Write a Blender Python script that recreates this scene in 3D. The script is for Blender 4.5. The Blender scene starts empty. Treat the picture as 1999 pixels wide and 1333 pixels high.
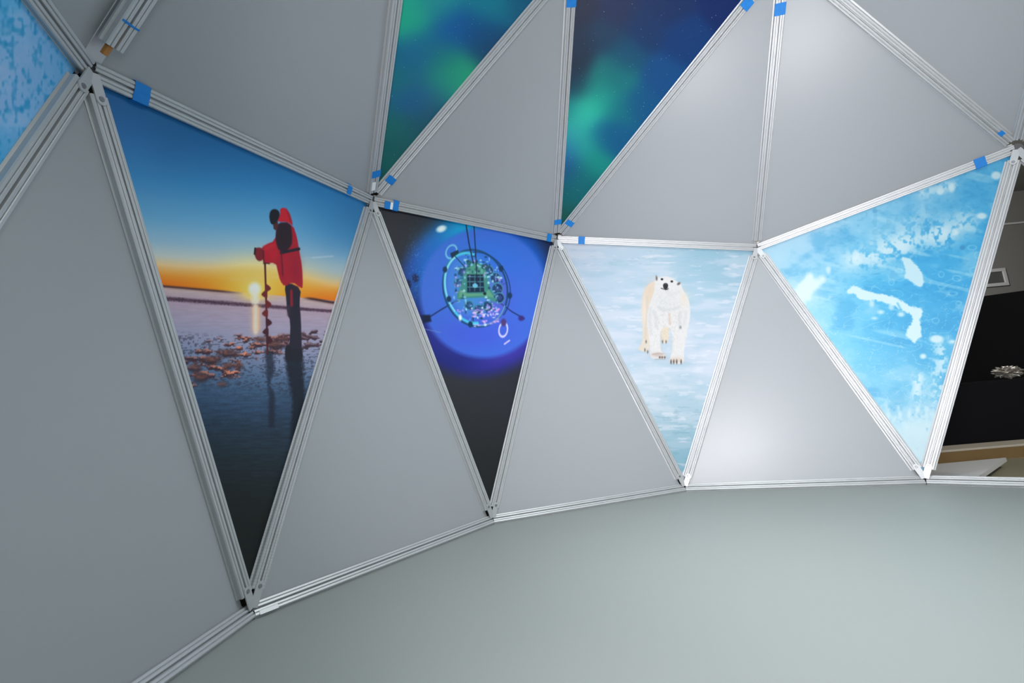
import bpy, bmesh, math
import numpy as np
from mathutils import Vector, Matrix

scene = bpy.context.scene
COL = scene.collection

# ------------------------------------------------------------------ camera
FPX = 924.84
AX = np.array([[-0.99565413, -0.01025094, -0.09256221],      # right
               [-0.09305861, 0.14790451, 0.98461381],        # up
               [0.00359715, 0.98894852, -0.14821568]])       # backwards
CAMP = np.array([1.082153, 1.136974, 0.607250])
cam_d = bpy.data.cameras.new('camera')
cam = bpy.data.objects.new('camera', cam_d); COL.objects.link(cam)
cam_d.sensor_width = 36; cam_d.lens = 36*FPX/1999; cam_d.clip_start = 0.02; cam_d.clip_end = 200
mw = Matrix.Identity(4)
for i in range(3):
    for j in range(3): mw[i][j] = float(AX[j][i])
    mw[i][3] = float(CAMP[i])
cam.matrix_world = mw
scene.camera = cam

# ------------------------------------------------------------------ light and exposure
scene.view_settings.view_transform = 'Standard'
scene.view_settings.look = 'None'
scene.view_settings.exposure = 0.12
scene.view_settings.gamma = 1.0
scene.view_settings.use_curve_mapping = False
world = bpy.data.worlds.new('world'); scene.world = world
world.use_nodes = True
bg = world.node_tree.nodes['Background']
bg.inputs[0].default_value = (0.62, 0.80, 0.86, 1); bg.inputs[1].default_value = 0.06

def area_light(name, loc, target, sx, sy, power, col):
    d = bpy.data.lights.new(name, 'AREA'); d.shape = 'RECTANGLE'; d.size = sx; d.size_y = sy
    d.energy = power; d.color = col
    o = bpy.data.objects.new(name, d); COL.objects.link(o)
    o.location = loc
    o.rotation_euler = (Vector(target)-Vector(loc)).to_track_quat('-Z', 'Y').to_euler()
    return o
# unseen soft fill added at the rear opening behind the camera
area_light('rear_opening_fill', (-0.1, 2.25, 0.85), (-0.45, -1.9, 0.75), 1.7, 1.3, 21, (0.92, 1.0, 1.02))
# unseen fills added behind the camera to brighten panels and place their hot spots
area_light('camera_side_fill', (1.4, 1.3, 0.6), (-0.6, -1.5, 1.35), 0.4, 0.4, 22.5, (1.0, 0.96, 0.99)).data.spread = math.radians(112)
area_light('camera_side_fill_2', (0.66, 1.3, 0.72), (-0.5, -2.0, 0.9), 0.4, 0.35, 7.0, (1.0, 0.96, 1.0)).data.spread = math.radians(75)
area_light('low_upward_fill', (-0.1, 0.82, 0.2), (-0.4, -1.1, 2.5), 0.5, 0.4, 3.0, (1.0, 0.975, 1.01)).data.spread = math.radians(60)
# soft unseen fills added under the dome top to even out the floor
area_light('overhead_fill', (-0.15, 0.3, 2.85), (-0.15, 0.3, 0.0), 1.0, 0.8, 17, (0.9, 1.0, 1.0))
area_light('overhead_spot_fill', (0.15, -0.55, 2.6), (0.25, -0.75, 0.0), 0.5, 0.5, 17, (0.96, 1.0, 1.0)).data.spread = math.radians(120)
# unseen fills added to brighten the hall and its far wall
area_light('hall_fill', (-3.4, 0.6, 4.2), (-4.4, -3.5, 1.0), 1.0, 1.0, 120, (1.0, 0.95, 0.86))
area_light('hall_wall_fill', (-6.5, -7.5, 4.6), (-9.5, -12, 2.5), 1.0, 1.0, 330, (1.0, 0.97, 0.92))

# ------------------------------------------------------------------ helpers
def pix(x, y):
    d = AX.T @ np.array([(x-999.5)/FPX, -(y-666.5)/FPX, -1.0]); return d/np.linalg.norm(d)
def proj(X):
    c = (np.asarray(X)-CAMP) @ AX.T
    return 999.5+FPX*c[..., 0]/-c[..., 2], 666.5-FPX*c[..., 1]/-c[..., 2]
def srgb(r, g, b):
    v = np.array([r, g, b])/255.0
    return tuple(np.where(v <= .04045, v/12.92, ((v+.055)/1.055)**2.4))
def newmat(name, col=(.5, .5, .5), rough=.5, metal=0., spec=.5):
    m = bpy.data.materials.new(name); m.use_nodes = True
    b = m.node_tree.nodes['Principled BSDF']
    b.inputs['Base Color'].default_value = (*col, 1); b.inputs['Roughness'].default_value = rough
    b.inputs['Metallic'].default_value = metal; b.inputs['Specular IOR Level'].default_value = spec
    return m
def N(m, t, **kw):
    n = m.node_tree.nodes.new(t)
    for k, v in kw.items():
        if k.startswith('i_'): n.inputs[k[2:]].default_value = v
        else: setattr(n, k, v)
    return n
def L(m, a, b): m.node_tree.links.new(a, b)
def noise_tint(m, scale, c1, c2, detail=3, bump=0., bscale=None):
    """colour drifts between c1 and c2, optional fine relief"""
    tc = N(m, 'ShaderNodeTexCoord'); b = m.node_tree.nodes['Principled BSDF']
    no = N(m, 'ShaderNodeTexNoise', i_Scale=scale, i_Detail=detail); L(m, tc.outputs['Object'], no.inputs['Vector'])
    mx = N(m, 'ShaderNodeMix', data_type='RGBA'); mx.inputs['A'].default_value = (*c1, 1); mx.inputs['B'].default_value = (*c2, 1)
    L(m, no.outputs['Fac'], mx.inputs['Factor']); L(m, mx.outputs['Result'], b.inputs['Base Color'])
    if bump:
        n2 = N(m, 'ShaderNodeTexNoise', i_Scale=bscale, i_Detail=2); L(m, tc.outputs['Object'], n2.inputs['Vector'])
        bp = N(m, 'ShaderNodeBump', i_Strength=bump, i_Distance=.001); L(m, n2.outputs['Fac'], bp.inputs['Height'])
        L(m, bp.outputs['Normal'], b.inputs['Normal'])
    return m
def link(name, me, mats=(), parent=None):
    for m in mats: me.materials.append(m)
    o = bpy.data.objects.new(name, me); COL.objects.link(o)
    if parent: o.parent = parent
    return o
def tag(o, label=None, cat=None, group=None, kind=None):
    if label: o['label'] = label
    if cat: o['category'] = cat
    if group: o['group'] = group
    if kind: o['kind'] = kind
    return o
def frame_matrix(org, x, y, z):
    m = Matrix.Identity(4)
    for i in range(3):
        m[i][0] = float(x[i]); m[i][1] = float(y[i]); m[i][2] = float(z[i]); m[i][3] = float(org[i])
    return m
def bm_box(bm, x0, x1, y0, y1, z0, z1, bev=0., mi=0):
    r = bmesh.ops.create_cube(bm, size=1)
    for v in r['verts']:
        v.co = Vector((x0+(v.co.x+.5)*(x1-x0), y0+(v.co.y+.5)*(y1-y0), z0+(v.co.z+.5)*(z1-z0)))
    fs = {f for v in r['verts'] for f in v.link_faces}
    for f in fs: f.material_index = mi
    if bev:
        es = {e for f in fs for e in f.edges}
        bmesh.ops.bevel(bm, geom=list(es), offset=bev, segments=1, affect='EDGES')
def bm_mesh(bm, name):
    me = bpy.data.meshes.new(name); bmesh.ops.recalc_face_normals(bm, faces=bm.faces); bm.to_mesh(me); bm.free(); return me
nrm = lambda v: v/np.linalg.norm(v)

# ------------------------------------------------------------------ dome vertices (metres)
V = {'B0': (2.0923, 0.6798, 0.0308), 'B1': (2.0381, -0.5792, 0.0308), 'B2': (1.2732, -1.6504, 0.0308),
     'B3': (0.0411, -2.0563, 0.0308), 'B4': (-1.1482, -1.6108, 0.0308), 'B5': (-2.0923, -0.6798, 0.0308),
     'M0': (1.7388, 1.2633, 1.6645), 'M1': (2.1305, -0.0001, 1.6142), 'M2': (1.7491, -1.2696, 1.8019),
     'M3': (0.6855, -2.0870, 1.7913), 'M4': (-0.6586, -1.9898, 1.5654), 'M5': (-1.7240, -1.2548, 1.7537),
     'M6': (-2.1325, 0.0, 1.7534), 'Ua': (1.0077, 0.3360, 2.7332), 'Ub': (0.6028, -0.8791, 2.7337),
     'Uc': (-0.4756, -0.9478, 2.7402)}
def pol(r, a, z): return (r*math.cos(math.radians(a)), r*math.sin(math.radians(a)), z)
V['Ud'] = pol(1.067, -180, 2.74); V['Ue'] = pol(1.067, -240, 2.74); V['Uf'] = pol(1.067, -298, 2.74)
V['M7'] = pol(2.12, -216, 1.60); V['M8'] = pol(2.14, -252, 1.78); V['M9'] = pol(2.14, -288, 1.78)
V['B6'] = pol(2.2, -198, .0308); V['B7'] = pol(2.2, -234, .0308); V['B8'] = pol(2.2, -270, .0308); V['B9'] = pol(2.2, -306, .0308)
V['T'] = (0, 0, 3.10)
V = {k: np.array(v, float) for k, v in V.items()}
CEN = np.array([0, 0, 1.0])
W = 0.064        # width of the aluminium profile

# ------------------------------------------------------------------ materials
M_panel = newmat('satin_panel', rough=.33, spec=.45)
noise_tint(M_panel, 1.2, (.345, .364, .379), (.357, .376, .391), bump=.06, bscale=900)
M_alu = newmat('anodised_aluminium', (.5, .5, .5), rough=.46, metal=.42)
noise_tint(M_alu, 14, (.48, .495, .50), (.56, .57, .58))
M_knurl = newmat('ribbed_aluminium', (.5, .5, .5), rough=.46, metal=.42)
noise_tint(M_knurl, 14, (.48, .495, .50), (.56, .57, .58))
def add_ribs(m):      # fine cross ribs rolled into some of the bars
    tc = N(m, 'ShaderNodeTexCoord'); wv = N(m, 'ShaderNodeTexWave', wave_type='BANDS', bands_direction='X', i_Scale=32.0); L(m, tc.outputs['Object'], wv.inputs['Vector'])
    bp = N(m, 'ShaderNodeBump', i_Strength=.45, i_Distance=.0012); L(m, wv.outputs['Fac'], bp.inputs['Height']); L(m, bp.outputs['Normal'], m.node_tree.nodes['Principled BSDF'].inputs['Normal'])
add_ribs(M_knurl)
M_alu2 = newmat('bracket_aluminium', (.55, .56, .57), rough=.42, metal=.5)
M_dark = newmat('hollow_shade', (.05, .05, .052), rough=.7)
M_gasket = newmat('dark_gasket', (.10, .10, .105), rough=.6)
M_bolt = newmat('bolt_steel', (.35, .35, .36), rough=.35, metal=.9)
M_tape = newmat('blue_masking_tape', srgb(0, 122, 205), rough=.6)
noise_tint(M_tape, 60, srgb(0, 112, 196), srgb(5, 134, 216), bump=.2, bscale=500)
M_sticker = newmat('white_sticker', (.85, .86, .86), rough=.5)
M_wood = newmat('raw_wood', srgb(178, 120, 60), rough=.7)
M_floor = newmat('floor_vinyl', rough=.55, spec=.35)
noise_tint(M_floor, .8, srgb(151, 157, 154), srgb(156, 161, 158), bump=.08, bscale=500)

# ------------------------------------------------------------------ the setting
def ngon_slab(name, pts, z0, z1, mat):
    bm = bmesh.new()
    a = [bm.verts.new((p[0], p[1], z1)) for p in pts]; b = [bm.verts.new((p[0], p[1], z0)) for p in pts]
    bm.faces.new(a); bm.faces.new(b[::-1])
    for i in range(len(pts)):
        j = (i+1) % len(pts); bm.faces.new((a[i], b[i], b[j], a[j]))
    return link(name, bm_mesh(bm, name), [mat])
ring = [V['B%d' % k] for k in range(10)]
floor = ngon_slab('floor', [nrm(p*[1, 1, 0])*(np.linalg.norm(p[:2])+.035) for p in ring], -.03, 0.0, M_floor); tag(floor, kind='structure')
M_conc = newmat('hall_floor', rough=.6)
noise_tint(M_conc, 1.5, srgb(118, 116, 96), srgb(134, 130, 112))
def slab(name, x0, x1, y0, y1, z0, z1, mat, kind='structure', bev=0., parent=None):
    bm = bmesh.new(); bm_box(bm, x0, x1, y0, y1, z0, z1, bev); o = link(name, bm_mesh(bm, name), [mat], parent)
    if kind: tag(o, kind=kind)
    return o
slab('floor_outside', -16, 9, -12, 9, -.13, -.03, M_conc)
M_grey = newmat('hall_wall_paint', rough=.8); noise_tint(M_grey, .7, srgb(118, 119, 118), srgb(132, 131, 128))
slab('wall_back', -16, 9, -12.1, -12, -.03, 5.6, M_grey)
slab('wall_left_hall', 9, 9.1, -12, 9, -.03, 5.6, M_grey)
slab('ceiling', -16, 9, -12, 9, 5.6, 5.7, M_grey)

# unseen rear shell of the dome (behind the camera), gap left for the added rear fill
def tri_solid(name, A, B, C, inset, thick, back, mats, parent=None):
    """flat triangular board; origin at its centre; the face lies 'back' behind the vertices' plane"""
    A, B, C = [np.array(p, float) for p in (A, B, C)]
    n = nrm(np.cross(B-A, C-A)); G = (A+B+C)/3
    if n @ (CEN-G) < 0: n = -n
    pts = inset_tri(A, B, C, inset)
    pts = [p-n*back for p in pts]
    x = nrm(pts[1]-pts[0]); y = np.cross(n, x)
    O = sum(pts)/3
    bm = bmesh.new()
    loc = lambda p: (float((p-O) @ x), float((p-O) @ y), float((p-O) @ n))
    a = [bm.verts.new(loc(p)) for p in pts]; b = [bm.verts.new(loc(p-n*thick)) for p in pts]
    bm.faces.new(a); bm.faces.new(b)
    for i in range(3): bm.faces.new((a[i], a[(i+1) % 3], b[(i+1) % 3], b[i]))
    o = link(name, bm_mesh(bm, name), mats, parent)
    o.matrix_world = frame_matrix(O, x, y, n)
    return o
def inset_tri(A, B, C, d):
    P = [A, B, C]; out = []
    area = np.linalg.norm(np.cross(B-A, C-A)); per = sum(np.linalg.norm(P[i]-P[i-1]) for i in range(3))
    I = (A*np.linalg.norm(B-C)+B*np.linalg.norm(A-C)+C*np.linalg.norm(A-B))/per
    r = area/per
    return [I+(p-I)*(1-d/r) for p in P]
rear_u = [('M5', 'M6', 'Ud'), ('M6', 'Ud', 'Ue'), ('M6', 'M7', 'Ue'), ('M7', 'M8', 'Ue'), ('M8', 'Ue', 'Uf'), ('M8', 'M9', 'Uf'),
          ('M9', 'M0', 'Uf'), ('M0', 'Uf', 'Ua'), ('T', 'Ua', 'Ub'), ('T', 'Ub', 'Uc'), ('T', 'Uc', 'Ud'), ('T', 'Ud', 'Ue'),
          ('T', 'Ue', 'Uf'), ('T', 'Uf', 'Ua')]
rear_l = [('M5', 'B5', 'M6'), ('M6', 'B5', 'B6'), ('M6', 'B6', 'M7'), ('M7', 'B6', 'B7'), ('M7', 'B7', 'M8'),
          ('M9', 'B9', 'M0'), ('M0', 'B9', 'B0')]
bm = bmesh.new()
for t in rear_u+rear_l:
    A, B, C = [V[k] for k in t]; n = nrm(np.cross(B-A, C-A))
    if n @ (CEN-(A+B+C)/3) < 0: n = -n
    P = [p-n*.026 for p in inset_tri(A, B, C, .012)]
    a = [bm.verts.new(p) for p in P]; b = [bm.verts.new(p-n*.006) for p in P]
    bm.faces.new(a); bm.faces.new(b)
    for i in range(3): bm.faces.new((a[i], a[(i+1) % 3], b[(i+1) % 3], b[i]))
rear = link('wall_rear', bm_mesh(bm, 'wall_rear'), [M_panel]); tag(rear, kind='structure')

# ------------------------------------------------------------------ plain satin panels
PLAIN = {
    ('M1', 'B0', 'B1'): 'large dark grey satin triangle panel left of the sunset print, running off the left edge',
    ('M2', 'B1', 'B2'): 'grey triangle panel standing on the floor rail between sunset print and underwater print',
    ('M3', 'B2', 'B3'): 'grey triangle panel standing on the floor rail between underwater print and polar bear print',
    ('M4', 'B3', 'B4'): 'brightest pale grey triangle panel, between the polar bear print and the right blue ice print',
    ('M0', 'M1', 'Ua'): 'small sliver of grey panel above the left ice print, left of the raised shiny profile',
    ('M1', 'M2', 'Ua'): 'dark grey overhead triangle panel directly above the sunset print',
    ('M2', 'M3', 'Ub'): 'grey triangle panel pointing up between the two green aurora prints',
    ('M3', 'M4', 'Uc'): 'pale grey triangle panel above the polar bear print, right of the larger aurora print',
    ('M4', 'M5', 'Uc'): 'light grey overhead triangle panel directly above the right blue ice print',
    ('M5', 'Uc', 'Ud'): 'dull dark grey overhead panel in the top right corner',
}
PB = 0.024     # panels sit this far behind the profile faces
for t, lab in PLAIN.items():
    o = tri_solid('triangle_panel', V[t[0]], V[t[1]], V[t[2]], .012, .006, PB, [M_panel])
    tag(o, lab, 'panel', 'plain grey dome panels')

# ------------------------------------------------------------------ print painting (flat pictures on the printed panels)
def clip01(a): return np.clip(a, 0, 1)
def sm(a, b, x):
    t = clip01((x-a)/(b-a)); return t*t*(3-2*t)
def _h(ix, iy, s):
    h = (ix.astype(np.int64)*374761393+iy.astype(np.int64)*668265263+s*1442695041) & 0xffffffff
    h = ((h ^ (h >> 13))*1274126177) & 0xffffffff
    return ((h ^ (h >> 16)) & 0xffff)/65535.0
def vn(x, y, s=0):
    ix = np.floor(x); iy = np.floor(y); fx = x-ix; fy = y-iy; fx = fx*fx*(3-2*fx); fy = fy*fy*(3-2*fy)
    return (_h(ix, iy, s)*(1-fx)+_h(ix+1, iy, s)*fx)*(1-fy)+(_h(ix, iy+1, s)*(1-fx)+_h(ix+1, iy+1, s)*fx)*fy
def fbm(x, y, s=0, o=4):
    r = 0; a = .5; t = 0
    for i in range(o):
        r = r+a*vn(x*2**i, y*2**i, s+i*7); t += a; a *= .5
    return r/t
class Paint:
    def __init__(self, x, y):
        self.x, self.y = x, y; self.c = np.zeros((len(x), 3))
    def field(self, pts, sig):
        w = 0; acc = 0
        for (px, py, col) in pts:
            d2 = (self.x-px)**2+(self.y-py)**2
            k = np.exp(-d2/(2*sig**2))+1e-3*np.exp(-d2/(2*(3*sig)**2))+1e-9/(1+d2)
            w = w+k; acc = acc+k[:, None]*np.array(col, float)
        self.c = acc/w[:, None]
    def mix(self, col, m, sel=None):
        col = np.array(col, float)
        if sel is None: self.c += (col-self.c)*clip01(m)[:, None]
        else: self.c[sel] += (col-self.c[sel])*clip01(m)[:, None]
    def _box(self, x0, y0, x1, y1, pad):
        return np.nonzero((self.x > x0-pad) & (self.x < x1+pad) & (self.y > y0-pad) & (self.y < y1+pad))[0]
    def poly(self, pts, col, soft=1.0, a=1.0, rag=0., tr=None, smooth=0):
        P = np.array(pts, float)
        if tr is not None: P = np.array(tr[:2])+P/tr[2]
        for _ in range(smooth):
            Q = np.roll(P, -1, 0); P = np.stack([P*.75+Q*.25, P*.25+Q*.75], 1).reshape(-1, 2)
        s = self._box(*P.min(0), *P.max(0), soft*3+rag)
        if len(s) == 0: return
        x, y = self.x[s], self.y[s]
        if rag:
            x = x+(fbm(x*.35, y*.35, 5)-.5)*2*rag; y = y+(fbm(x*.35, y*.35, 9)-.5)*2*rag
        ins = np.zeros(len(s), bool); d = np.full(len(s), 1e9)
        for i in range(len(P)):
            ax, ay = P[i]; bx, by = P[(i+1) % len(P)]
            cnd = ((ay > y) != (by > y))
            with np.errstate(divide='ignore', invalid='ignore'):
                xi = (bx-ax)*(y-ay)/(by-ay)+ax
            ins ^= cnd & (x < xi)
            ex, ey = bx-ax, by-ay; t = clip01(((x-ax)*ex+(y-ay)*ey)/(ex*ex+ey*ey+1e-9))
            d = np.minimum(d, np.hypot(x-ax-t*ex, y-ay-t*ey))
        sd = np.where(ins, d, -d)
        self.mix(col, clip01(sd/soft*.5+.5)*a, s)
    def ell(self, cx, cy, rx, ry, col, soft=1.0, a=1.0, ang=0., ring=None, tr=None, glow=False, arc=None):
        if tr is not None:
            cx, cy = tr[0]+cx/tr[2], tr[1]+cy/tr[2]; rx, ry = rx/tr[2], ry/tr[2]
            if ring: ring = ring/tr[2]
        R = max(rx, ry)*(3 if glow else 1)+soft*3+(ring or 0); s = self._box(cx-R, cy-R, cx+R, cy+R, 0)
        if len(s) == 0: return
        ca, sa = math.cos(math.radians(ang)), math.sin(math.radians(ang))
        dx, dy = self.x[s]-cx, self.y[s]-cy
        u, v = (dx*ca+dy*sa)/rx, (-dx*sa+dy*ca)/ry
        q = np.hypot(u, v)
        if glow: m = np.exp(-q*q)*a
        else:
            sd = (1-q)*min(rx, ry)
            if ring: sd = ring/2-np.abs(sd)
            m = clip01(sd/soft*.5+.5)*a
        if arc is not None:
            t = np.degrees(np.arctan2(v, u)) % 360
            lo, hi = arc; m = m*(((t-lo) % 360) < ((hi-lo) % 360))
        self.mix(col, m, s)
    def line(self, pts, w, col, soft=.8, a=1.0, tr=None, rag=0.):
        P = np.array(pts, float)
        if tr is not None: P = np.array(tr[:2])+P/tr[2]; w = w/tr[2]
        s = self._box(*P.min(0), *P.max(0), w+soft*2+rag)
        if len(s) == 0: return
        x, y = self.x[s], self.y[s]; d = np.full(len(s), 1e9)
        if rag:
            x = x+(fbm(x*.25, y*.25, 3)-.5)*2*rag; y = y+(fbm(x*.25, y*.25, 4)-.5)*2*rag
        for i in range(len(P)-1):
            ax, ay = P[i]; bx, by = P[i+1]; ex, ey = bx-ax, by-ay
            t = clip01(((x-ax)*ex+(y-ay)*ey)/(ex*ex+ey*ey+1e-9)); d = np.minimum(d, np.hypot(x-ax-t*ex, y-ay-t*ey))
        self.mix(col, clip01((w/2-d)/soft*.5+.5)*a, s)

def paint_sunset(p):
    x, y = p.x, p.y
    s = y-(558+.088*(x-325))
    stops = [(-420, (18, 78, 128)), (-300, (28, 98, 156)), (-210, (48, 126, 180)), (-130, (98, 158, 196)), (-85, (142, 176, 196)),
             (-58, (186, 192, 186)), (-38, (226, 186, 128)), (-20, (246, 156, 52)), (-6, (250, 130, 16)), (0, (244, 118, 8))]
    ss = np.array([q[0] for q in stops]); cc = np.array([q[1] for q in stops], float)
    for k in range(3): p.c[:, k] = np.interp(s, ss, cc[:, k])
    rt = sm(520, 720, x)*sm(0, -160, s)
    p.mix((32, 104, 160), rt*.62)
    p.mix((150, 175, 190), sm(560, 660, x)*np.exp(-((s+60)/26)**2)*.5)
    p.mix((24, 92, 142), sm(-190, -330, s)*sm(260, 330, x)*.5)
    p.ell(498, 564, 105, 40, (255, 190, 30), glow=True, a=.85)
    p.ell(498, 556, 60, 50, (255, 226, 120), glow=True, a=.7)
    p.line([(450, 546), (545, 541)], 3, (255, 218, 140), soft=3.5, a=.45)
    p.line([(610, 503), (650, 500)], 2.0, (215, 218, 222), soft=1.8, a=.5)
    p.line([(585, 505), (608, 503)], 1.6, (190, 198, 206), soft=1.8, a=.3)
    below = s > 0
    # ice and water
    st = [(0, (196, 164, 150)), (8, (184, 160, 162)), (22, (172, 148, 162)), (60, (160, 148, 170)), (95, (146, 146, 172)), (130, (118, 130, 160)),
          (160, (84, 108, 140)), (190, (60, 86, 116)), (230, (44, 66, 92)), (275, (34, 50, 66)), (330, (26, 38, 46)), (420, (22, 29, 31)), (620, (20, 24, 25))]
    ss = np.array([q[0] for q in st]); cc = np.array([q[1] for q in st], float)
    w = np.stack([np.interp(s, ss, cc[:, k]) for k in range(3)], 1)
    rip = fbm(x*.05, y*.45, 2)
    w = w*(1+(rip-.5)[:, None]*(.10+.45*sm(120, 260, s)[:, None]))
    p.c = np.where(below[:, None], w, p.c)
    dark = clip01(sm(480, 700, x)*sm(120, 240, s))
    p.mix((20, 26, 34), dark*.45)
    # far shore lines
    p.mix((70, 34, 30), np.exp(-((s-1)/2.6)**2)*(1-sm(420, 490, x)))
    p.mix((60, 32, 34), np.exp(-((s-2-2*np.sin(x*.05))/3.)**2)*sm(585, 610, x))
    bx = clip01(1-np.abs(s-(25-.012*(x-325)))/(6.0-.006*(x-325)))*1.8
    p.mix((84, 56, 74), bx*(.55+.45*vn(x*.3, y*.5, 8)))
    p.mix((66, 46, 62), bx*sm(.55, .7, vn(x*.5, y*.9, 18))*.8)
    # sun and its trail
    p.ell(499, 572, 26, 13, (255, 214, 60), glow=True, a=.9)
    p.ell(497, 564, 17, 15, (255, 240, 150), glow=True, a=.9)
    p.ell(497, 564, 11, 12, (255, 255, 250), soft=4)
    p.ell(498, 580, 6, 14, (255, 250, 225), soft=5)
    t = sm(592, 600, y)*(1-sm(640, 660, y))
    p.mix((255, 190, 120), np.exp(-((x-500)/9.)**2)*t*.7)
    p.mix((255, 244, 226), np.exp(-((x-499)/4.2)**2)*t*(.7+.3*vn(x*.1, y*.8, 3)))
    # ice rubble
    def rub(yy): return fbm(x*.075+3, yy*.15, 33, 4)
    h = rub(y); rel = rub(y+1.6)-rub(y-1.0)
    cy = 682-.13*(x-470)+np.where(x < 400, (400-x)*.55, 0); bw = 17+10*np.exp(-((x-450)/60)**2)
    bnd = np.exp(-((y-cy)/bw)**2)+.45*np.exp(-((y-cy-38)/22)**2)*(x < 470)
    m = sm(.43, .50, h+.17*(bnd-.75))*sm(.18, .4, bnd)*(1-sm(625, 660, x)*.6)
    warm = np.exp(-((x-465)/85)**2)[:, None]
    lt = np.array((232, 136, 98))*warm+np.array((112, 92, 104))*(1-warm)
    dk = np.array((58, 34, 42))
    cr = dk+(lt-dk)*clip01(.30+rel*7)[:, None]
    p.c += (cr-p.c)*(m*.92)[:, None]
    for (cx, cy_, rx, ry) in ((381, 719, 12, 9), (392, 738, 14, 9), (434, 751, 8, 5), (447, 714, 9, 6), (510, 663, 12, 5), (536, 674, 13, 8), (466, 714, 8, 5), (415, 703, 16, 8), (445, 690, 20, 8), (553, 662, 8, 4)):
        p.ell(cx, cy_, rx, ry, (52, 38, 46), soft=3.5, a=.85)
        p.ell(cx-1, cy_-ry*.35, rx*.8, ry*.45, (176, 104, 82), soft=3, a=.55)
    m = sm(.60, .66, vn(x*.22, y*.5, 31))*sm(82, 100, s)*(1-sm(170, 215, s))*.5
    p.mix((46, 44, 58), m)
    tr = (300, 350, 2.665)
    # reflections
    p.poly([(684, 925), (778, 925), (784, 1120), (782, 1330), (730, 1500), (712, 1330), (722, 1150), (690, 985)], (17, 23, 34), soft=4, a=.9, rag=4, tr=tr)
    p.poly([(578, 880), (622, 895), (630, 1000), (600, 1060), (632, 1130), (630, 1290), (596, 1290), (600, 1120), (585, 1000)], (24, 30, 44), soft=3, a=.75, rag=3, tr=tr)
    # auger
    dkb = (78, 26, 26)
    p.line([(579, 430), (583, 560), (587, 700), (592, 905)], 10, dkb, tr=tr)
    for k, (cy, sd) in enumerate(((566, 1), (597, -1), (650, 1), (697, -1), (745, 1), (793, -1), (838, 1))):
        sx = 585+(cy-566)*.03
        p.poly([(sx-6*sd, cy-24), (sx+10*sd, cy-18), (sx+26*sd, cy-2), (sx+24*sd, cy+8), (sx+4*sd, cy+20), (sx-6*sd, cy+22)],
               (104, 30, 30) if k < 4 else (66, 26, 34), tr=tr, soft=.8, smooth=1)
    # trousers, boots
    p.poly([(680, 556), (700, 535), (768, 566), (758, 640), (766, 720), (770, 880), (777, 930), (690, 915), (708, 860), (712, 735), (694, 700), (690, 620)], (34, 30, 42), tr=tr, smooth=1)
    p.line([(716, 580), (718, 655)], 10, (196, 22, 34), soft=2.5, tr=tr, a=.85)
    p.line([(703, 660), (700, 705)], 12, (84, 60, 72), soft=3, tr=tr, a=.5)
    p.poly([(686, 862), (708, 862), (715, 895), (745, 900), (745, 925), (690, 950), (682, 915)], (30, 26, 34), tr=tr, smooth=1)
    p.poly([(708, 880), (770, 880), (778, 925), (760, 950), (700, 945)], (26, 26, 36), tr=tr, smooth=1)
    # parka
    p.poly([(640, 245), (634, 318), (575, 343), (560, 360), (563, 400), (573, 437), (636, 434), (646, 480), (657, 528), (682, 560), (722, 532), (768, 568), (777, 560),
            (772, 450), (757, 372), (746, 300), (724, 235), (660, 225)], (160, 22, 40), tr=tr, smooth=1)
    p.poly([(640, 435), (650, 480), (672, 528), (690, 540), (672, 470), (668, 390), (640, 380)], (150, 20, 36), tr=tr, soft=3, a=.7)
    p.poly([(577, 352), (640, 330), (640, 345), (575, 370)], (206, 34, 46), tr=tr, soft=6, a=.75)
    p.ell(620, 390, 40, 36, (190, 22, 40), tr=tr, glow=True, a=.6)
    p.ell(740, 470, 26, 80, (134, 20, 42), tr=tr, glow=True, a=.6)
    p.poly([(636, 270), (645, 225), (712, 222), (722, 300), (718, 345), (690, 372), (668, 380), (645, 360), (634, 318)], (40, 24, 34), tr=tr, soft=1.5, smooth=1)
    p.line([(664, 382), (700, 374), (755, 362)], 16, (32, 26, 36), tr=tr)
    p.line([(664, 385), (668, 440), (672, 500)], 8, (90, 16, 30), tr=tr, a=.7)
    # hood, hat, face
    p.poly([(648, 222), (645, 205), (660, 180), (656, 158), (668, 147), (690, 150), (708, 180), (718, 215), (722, 238), (712, 232), (690, 220)], (186, 26, 42), tr=tr, smooth=1)
    p.poly([(690, 152), (708, 180), (718, 215), (722, 238), (705, 210)], (150, 16, 32), tr=tr, soft=2, a=.8)
    p.poly([(618, 225), (645, 215), (648, 250), (634, 265), (624, 258), (622, 240)], (74, 34, 36), tr=tr)
    p.poly([(604, 215), (601, 185), (610, 160), (628, 153), (648, 160), (657, 180), (650, 205), (636, 228), (618, 236), (610, 230)], (22, 22, 30), tr=tr, smooth=1)
    # mitten
    p.poly([(527, 356), (558, 354), (575, 372), (574, 410), (556, 428), (535, 420), (524, 390)], (118, 24, 34), tr=tr, smooth=1)
    p.line([(528, 358), (525, 388)], 9, (30, 20, 26), tr=tr)
    p.line([(570, 372), (573, 430)], 8, (84, 12, 26), tr=tr, a=.7)
    p.line([(572, 437), (602, 438)], 6, (50, 20, 24), tr=tr)
    # vignette of the printed picture along its dark foot
    p.mix((17, 21, 21), sm(330, 470, s)*.8)

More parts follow.
